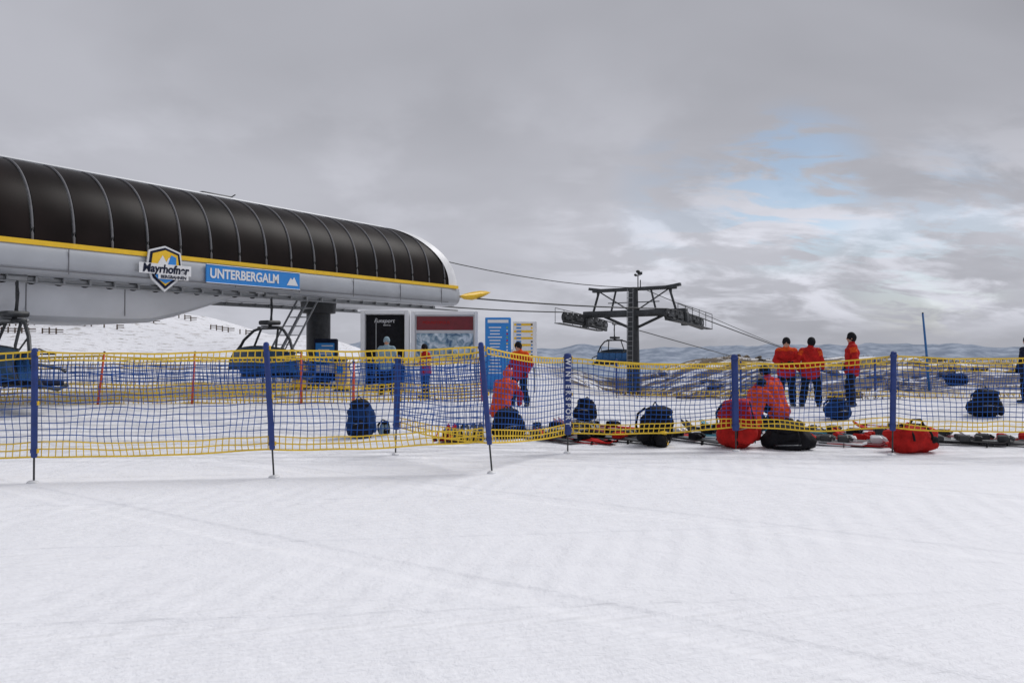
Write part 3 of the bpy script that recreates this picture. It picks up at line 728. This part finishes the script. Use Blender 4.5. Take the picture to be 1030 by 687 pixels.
# ------------------------------------------------------------------ people
def person(name,px,d,facing,jacket,pants,hat='black',pose='stand',scale=1.0,yoke=None,sleeve=None,hair=False,seed=0,z=None,arm=None):
    V=Vector; S=sleeve or jacket; Y=yoke or jacket; AR=arm or Y
    J=dict(hipL=V((-.10,0,.92)),hipR=V((.10,0,.92)),knL=V((-.13,.03,.50)),knR=V((.13,.02,.50)),anL=V((-.15,-.02,.10)),anR=V((.15,-.03,.10)),
           pel=V((0,0,.96)),wa=V((0,.0,1.12)),ch=V((0,.0,1.31)),nk=V((0,.0,1.48)),hd=V((0,.02,1.635)),
           shL=V((-.185,0,1.42)),shR=V((.185,0,1.42)),elL=V((-.27,-.02,1.15)),elR=V((.27,-.02,1.15)),haL=V((-.26,.10,.91)),haR=V((.26,.10,.91)))
    if pose=='hips':
        J['elR']=V((.38,-.08,1.18)); J['haR']=V((.22,.08,1.00))
        J['haL']=V((-.24,.16,.95)); J['knL']=V((-.14,.10,.50)); J['anL']=V((-.16,.06,.10))
    if pose=='arms_front':
        J['haL']=V((-.12,.26,1.12)); J['haR']=V((.10,.26,1.10)); J['elL']=V((-.27,.04,1.16)); J['elR']=V((.27,.04,1.16))
        J['hd']=V((.0,.05,1.62))
    if pose=='lean':
        J['anL']=V((-.20,-.05,.10)); J['anR']=V((.20,.05,.10)); J['knR']=V((.17,.08,.50)); J['haR']=V((.30,.22,.98)); J['hd']=V((.03,.05,1.62)); J['elL']=V((-.31,-.08,1.16))
    if pose=='kneel':
        J.update(pel=V((0,-.10,.40)),hipL=V((-.12,-.10,.36)),hipR=V((.12,-.10,.36)),knL=V((-.18,.30,.42)),knR=V((.18,.28,.12)),anL=V((-.18,.22,.10)),anR=V((.16,-.18,.10)),
            wa=V((0,-.05,.56)),ch=V((0,.05,.76)),nk=V((0,.14,.92)),hd=V((0,.22,1.05)),shL=V((-.18,.11,.86)),shR=V((.18,.11,.86)),
            elL=V((-.28,.30,.66)),elR=V((.27,.28,.62)),haL=V((-.16,.48,.50)),haR=V((.14,.50,.42)))
    j=lambda a:J[a]
    prims=[]
    def cap(p,q,r0,r1,k): prims.append((V(p),V(q),r0,r1,k))
    up=(j('nk')-j('pel')).normalized(); side=V((1,0,0)); fwd=up.cross(side)
    for sx in (-1,1):
        o=side*sx
        cap(j('pel')+o*.07-up*.10,j('wa')+o*.06,.165,.145,jacket)
        cap(j('wa')+o*.06,j('ch')+o*.075,.145,.155,jacket)
        cap(j('ch')+o*.075,j('ch')+(j('nk')-j('ch'))*.62+o*.07,.150,.105,Y)
    cap(j('ch')+(j('nk')-j('ch'))*.5,j('nk')+(j('hd')-j('nk'))*.2,.10,.080,Y)
    for s_,sd in (('L',-1),('R',1)):
        sh,el,ha=j('sh'+s_),j('el'+s_),j('ha'+s_)
        cap(j('nk')-up*.05,sh,.075,.088,Y); cap(sh,sh+(el-sh)*.45,.088,.078,AR); cap(sh+(el-sh)*.45,el,.078,.068,S)
        wr=el+(ha-el)*.86; cap(el,wr,.068,.052,S); cap(wr-(ha-el).normalized()*.02,wr+(ha-el).normalized()*.012,.056,.056,S)
        dr=(ha-el).normalized(); ins=V((-sd,0,0)); 
        fw=(V((0,1,0))-dr*dr.y).normalized(); ins=(ins-dr*ins.dot(dr)-fw*ins.dot(fw)).normalized()
        for t in (-.022,.022): cap(wr+fw*t*.7,wr+dr*.085+fw*t,.026,.022,'black')
        for i,(off,ln) in enumerate([(-.034,.052),(-.012,.066),(.012,.070),(.034,.064)]):
            a=wr+dr*.09+fw*off; m_=a+dr*ln*.6+ins*.012; e=m_+dr*ln*.35+ins*.035; cap(a,m_,.0125,.012,'black'); cap(m_,e,.012,.0105,'black')
        a=wr+dr*.035+fw*.035; m_=a+dr*.03+fw*.03+ins*.015; cap(a,m_,.0155,.014,'black'); cap(m_,m_+dr*.03+fw*.006+ins*.02,.014,.0115,'black')
        hp,kn,an=j('hip'+s_),j('kn'+s_),j('an'+s_)
        cap(hp,kn,.122,.092,pants); cap(kn,kn+(an-kn)*.25,.092,.095,pants); cap(kn+(an-kn)*.25,an+(kn-an)*.12,.095,.088,pants)
        fd=V((.22*sd,1,0)).normalized()
        if pose=='kneel' and s_=='R': 
            cap(an,an+V((0,-.10,.04)),.06,.055,'dark')
        else:
            b0=V((an.x,an.y,.05)); cap(an+V((0,0,.10)),b0+V((0,0,.02)),.075,.058,'dark'); cap(b0-fd*.05,b0+fd*.17,.054,.048,'dark')
    hd=j('hd'); hf=V((0,1,0)) if pose!='kneel' else (V((0,.75,-.65)).normalized())
    hu=(V((1,0,0)).cross(hf))
    cap(j('nk'),hd-hu*.04,.058,.060,'skin')
    cap(hd-hu*.035+hf*.012,hd+hu*.03,.072,.088,'skin'); cap(hd-hu*.065+hf*.035,hd-hu*.05+hf*.04,.042,.045,'skin')
    cap(hd+hf*.086+hu*.015,hd+hf*.104-hu*.018,.010,.014,'skin')
    for sd in (-1,1): cap(hd+V((sd*.083,0,0))-hu*.015,hd+V((sd*.086,0,0))+hu*.012,.014,.017,'skin')
    cap(hd+hu*.035-hf*.010,hd+hu*.060-hf*.008,.106,.098,hat); cap(hd+hu*.030-hf*.03,hd+hu*.00-hf*.03,.098,.094,hat)
    if hair: cap(hd-hu*.02-hf*.04,hd-hu*.11-hf*.045,.075,.06,'hair')
    cap(j('nk')-up*.03-side*.06-fwd*.06,j('nk')-up*.03+side*.06-fwd*.06,.05,.05,Y)
    raw=MB()
    for p,q,r0,r1,k in prims:
        dvec=q-p; L=dvec.length
        t=dvec.normalized() if L>1e-5 else V((0,0,1))
        u=t.orthogonal().normalized(); w=t.cross(u); n=14; rows=[]
        for i in range(0,5): a=-math.pi/2+math.pi/2*i/4; rows.append((p+t*r0*math.sin(a),r0*math.cos(a)))
        for i in range(0,5): a=math.pi/2*i/4; rows.append((q+t*r1*math.sin(a),r1*math.cos(a)))
        vs=[];fs=[]
        for c,r in rows:
            r=max(r,1e-4)
            for m_ in range(n): a=2*math.pi*m_/n; vs.append(c+(u*math.cos(a)+w*math.sin(a))*r)
        for i in range(len(rows)-1):
            for m_ in range(n):
                q_=(m_+1)%n; fs.append((i*n+m_,i*n+q_,i*n+n+q_,i*n+n+m_))
        fs.append(tuple(range(n-1,-1,-1))); fs.append(tuple(range((len(rows)-1)*n,len(rows)*n)))
        raw.add(vs,fs,'dark')
    tmp=raw.obj('tmp_body')
    md=tmp.modifiers.new('r','REMESH'); md.mode='VOXEL'; md.voxel_size=.0125; md.use_smooth_shade=True
    m2=tmp.modifiers.new('s','SMOOTH'); m2.factor=.5; m2.iterations=2
    dg=bpy.context.evaluated_depsgraph_get(); ev=tmp.evaluated_get(dg)
    me=bpy.data.meshes.new_from_object(ev); bpy.data.objects.remove(tmp)
    nf=len(me.polygons); cen=np.empty(nf*3); me.polygons.foreach_get('center',cen); cen=cen.reshape(-1,3)
    best=np.full(nf,1e9); idx=np.zeros(nf,dtype=np.int32); keys=[]
    for p,q,r0,r1,k in prims:
        if k not in keys: keys.append(k)
        P_=np.array(p);D=np.array(q)-P_;L2=max(D.dot(D),1e-9)
        t=np.clip(((cen-P_)@D)/L2,0,1); dist=np.linalg.norm(cen-(P_+t[:,None]*D),axis=1)-(r0+(r1-r0)*t)
        m_=dist<best; best[m_]=dist[m_]; idx[m_]=keys.index(k)
    me.materials.clear()
    for k in keys: me.materials.append(M[k])
    me.polygons.foreach_set('material_index',idx); me.polygons.foreach_set('use_smooth',[True]*nf); me.update()
    me.name=name
    nv=len(me.vertices); co=np.empty(nv*3); me.vertices.foreach_get('co',co); co=co.reshape(-1,3)
    no=np.empty(nv*3); me.vertices.foreach_get('normal',no); no=no.reshape(-1,3)
    ph=np.sin(co[:,2]*34+4*np.sin(co[:,0]*14+seed)+3*np.sin(co[:,1]*17))
    amp=np.where((co[:,2]<np.float64(j('nk').z-.03))&(co[:,2]>.2),.008,0)
    co+=no*(ph*amp)[:,None]; me.vertices.foreach_set('co',co.ravel()); me.update()
    x=X(px,d); g=gz(x,d) if z is None else z
    o=bpy.data.objects.new(name,me); scene.collection.objects.link(o)
    o.matrix_world=Matrix.Translation((x,d,g-.01))@Matrix.Rotation(facing,4,'Z')@Matrix.Scale(scale,4)
    f=MB()
    for sd in (-1,1): f.ell(hd+hf*.078+V((sd*.030,0,0))+hu*.006,(.010,.008,.008),'hair',nu=8,nv=6)
    f.ell(hd+hf*.079-hu*.045,(.020,.006,.004),'maroon',nu=8,nv=6)
    f.obj('face_features',None,smooth=True,parent=o)
    return o
R=math.radians
person('skier',791,19.0,R(160),'red','black','black','arms_front',1.0,yoke='orange',seed=1,arm='red')
person('skier',815,18.8,R(-20),'red','black','black','lean',1.0,yoke='red',arm='orange',seed=2)
person('skier',857,18.7,R(75),'red','black','black','hips',1.06,yoke='red',arm='orange',seed=3)
person('skier',778,15.3,R(25),'orange','black','black','kneel',1.06,seed=4,yoke='red')
person('skier',760,14.6,R(-50),'orange','navy','black','kneel',.9,seed=14)
person('skier',506,15.4,R(-25),'orange','black','orange','kneel',1.0,seed=5,sleeve='red')
person('skier',523,18.6,R(150),'red','black','black','lean',.92,seed=6,yoke='orange')
person('lift_visitor',389,23.2,R(180),'grey','black','grey','stand',1.02,seed=7)
person('skier',428,21.5,R(120),'red','navy','black','arms_front',.9,seed=8)
person('skier',1034,19.5,R(90),'navy','black','black','stand',1.0,seed=9)

# ------------------------------------------------------------------ sky + sun
SUN_EL=math.radians(50); SUN_AZ=math.radians(60)
w=bpy.data.worlds.new('World'); scene.world=w; w.use_nodes=True; nt=w.node_tree; nt.nodes.clear(); L=nt.links.new
out=nd(nt,'ShaderNodeOutputWorld'); bg=nd(nt,'ShaderNodeBackground'); bg.inputs['Strength'].default_value=0.1; L(bg.outputs[0],out.inputs[0])
sky=nd(nt,'ShaderNodeTexSky'); sky.sky_type='NISHITA'; sky.sun_disc=False; sky.sun_elevation=SUN_EL; sky.sun_rotation=SUN_AZ; sky.altitude=1800
tc=nd(nt,'ShaderNodeTexCoord'); sp=nd(nt,'ShaderNodeSeparateXYZ'); L(tc.outputs['Generated'],sp.inputs[0])
def mt(op,a,b_=None,c=None,clamp=False):
    n=nd(nt,'ShaderNodeMath',operation=op); n.use_clamp=clamp
    for i,v in enumerate([a,b_,c]):
        if v is None: continue
        if isinstance(v,(int,float)): n.inputs[i].default_value=v
        else: L(v,n.inputs[i])
    return n.outputs[0]
def rg(v,a,b_,c=0.,d=1.,st='SMOOTHSTEP'):
    n=nd(nt,'ShaderNodeMapRange'); n.interpolation_type=st
    for k,q in zip(['From Min','From Max','To Min','To Max'],[a,b_,c,d]): n.inputs[k].default_value=q
    L(v,n.inputs['Value']); return n.outputs['Result']
dz=mt('MAXIMUM',sp.outputs['Z'],0.0); den=mt('ADD',dz,0.30)
cx=mt('DIVIDE',sp.outputs['X'],den); cy=mt('DIVIDE',sp.outputs['Y'],den)
cv=nd(nt,'ShaderNodeCombineXYZ'); L(cx,cv.inputs[0]); L(cy,cv.inputs[1])
def nz(scale,detail,rough,off=0,dist=0.0,sc=(1,1,1)):
    mp=nd(nt,'ShaderNodeMapping'); mp.inputs['Location'].default_value=(off,off*.7,off*.3); mp.inputs['Scale'].default_value=sc; L(cv.outputs[0],mp.inputs['Vector'])
    n=nd(nt,'ShaderNodeTexNoise'); n.inputs['Scale'].default_value=scale; n.inputs['Detail'].default_value=detail; n.inputs['Roughness'].default_value=rough; n.inputs['Distortion'].default_value=dist
    n.noise_dimensions='2D'
    L(mp.outputs[0],n.inputs['Vector']); return n.outputs['Fac']
broad=rg(nz(1.1,4,.48,3.0,.3,(.8,1,1)),.34,.66,0,1,'LINEAR')
puff=rg(nz(3.4,8,.56,1.7,.25,(.8,1.25,1)),.43,.62,0,1,'SMOOTHSTEP')
right=rg(sp.outputs['X'],-.08,.26); low=rg(sp.outputs['Z'],.30,.10); vlow=rg(sp.outputs['Z'],.010,.06)
front=rg(sp.outputs['Y'],.0,.5)
reg=mt('MULTIPLY',mt('MULTIPLY',mt('MULTIPLY',right,low),vlow),front)
lum=mt('ADD',0.395,mt('MULTIPLY',broad,0.10))
lum=mt('ADD',lum,mt('MULTIPLY',low,0.05))
lum=mt('ADD',lum,mt('MULTIPLY',mt('MULTIPLY',puff,reg),0.25))
lum=mt('ADD',lum,mt('MULTIPLY',mt('MULTIPLY',rg(nz(1.9,6,.52,8.1),.5,.68),rg(sp.outputs['Z'],.42,.2)),0.07))
lum=mt('SUBTRACT',lum,mt('MULTIPLY',mt('MULTIPLY',rg(sp.outputs['X'],.0,.4),rg(sp.outputs['Z'],.22,.34)),.05))
lum=mt('SUBTRACT',lum,mt('MULTIPLY',mt('MULTIPLY',right,rg(sp.outputs['Z'],.07,.01)),.08))
cc=nd(nt,'ShaderNodeCombineColor'); L(mt('MULTIPLY',lum,9.7),cc.inputs[0]); L(mt('MULTIPLY',lum,9.85),cc.inputs[1]); L(mt('MULTIPLY',lum,10.9),cc.inputs[2])
def near(dirv,c0,c1):
    d_=Vector(dirv).normalized(); n=nd(nt,'ShaderNodeVectorMath',operation='DOT_PRODUCT'); L(tc.outputs['Generated'],n.inputs[0]); n.inputs[1].default_value=d_; return rg(n.outputs['Value'],c0,c1)
hn=rg(nz(5.0,7,.58,5.5,.3,(.6,1.3,1)),.45,.58)
hole=mt('MULTIPLY',near(((795-515)/F,1,(352-192)/F),.993,.9990),hn)
hole=mt('MAXIMUM',hole,mt('MULTIPLY',mt('MULTIPLY',near(((930-515)/F,1,(352-240)/F),.992,.9995),hn),.45))
hole=mt('MAXIMUM',hole,mt('MULTIPLY',mt('MULTIPLY',near(((690-515)/F,1,(352-200)/F),.994,.9995),hn),.30))
mx=nd(nt,'ShaderNodeMix',data_type='RGBA'); L(mt('MULTIPLY',hole,.70),mx.inputs['Factor']); L(cc.outputs[0],mx.inputs['A'])
brt=nd(nt,'ShaderNodeVectorMath',operation='MULTIPLY'); L(sky.outputs[0],brt.inputs[0]); brt.inputs[1].default_value=(1.35,1.25,1.1)
L(brt.outputs[0],mx.inputs['B'])
L(mx.outputs['Result'],bg.inputs['Color'])
sl=bpy.data.lights.new('sun','SUN'); sl.energy=2.1; sl.angle=math.radians(28); sl.color=(1,.975,.95)
so=bpy.data.objects.new('sun',sl); scene.collection.objects.link(so)
sd=Vector((math.sin(SUN_AZ)*math.cos(SUN_EL),math.cos(SUN_AZ)*math.cos(SUN_EL),math.sin(SUN_EL)))
so.rotation_euler=sd.to_track_quat('Z','Y').to_euler(); so.location=sd*50

# ------------------------------------------------------------------ camera
cam=bpy.data.cameras.new('camera'); cam.lens=26; cam.sensor_width=36; cam.clip_start=.1; cam.clip_end=30000
co=bpy.data.objects.new('camera',cam); scene.collection.objects.link(co); co.location=(0,0,CH)
co.rotation_euler=(math.radians(90)+math.atan(8.5/F),0,0); scene.camera=co
scene.view_settings.view_transform='Standard'; scene.view_settings.look='None'; scene.view_settings.exposure=0
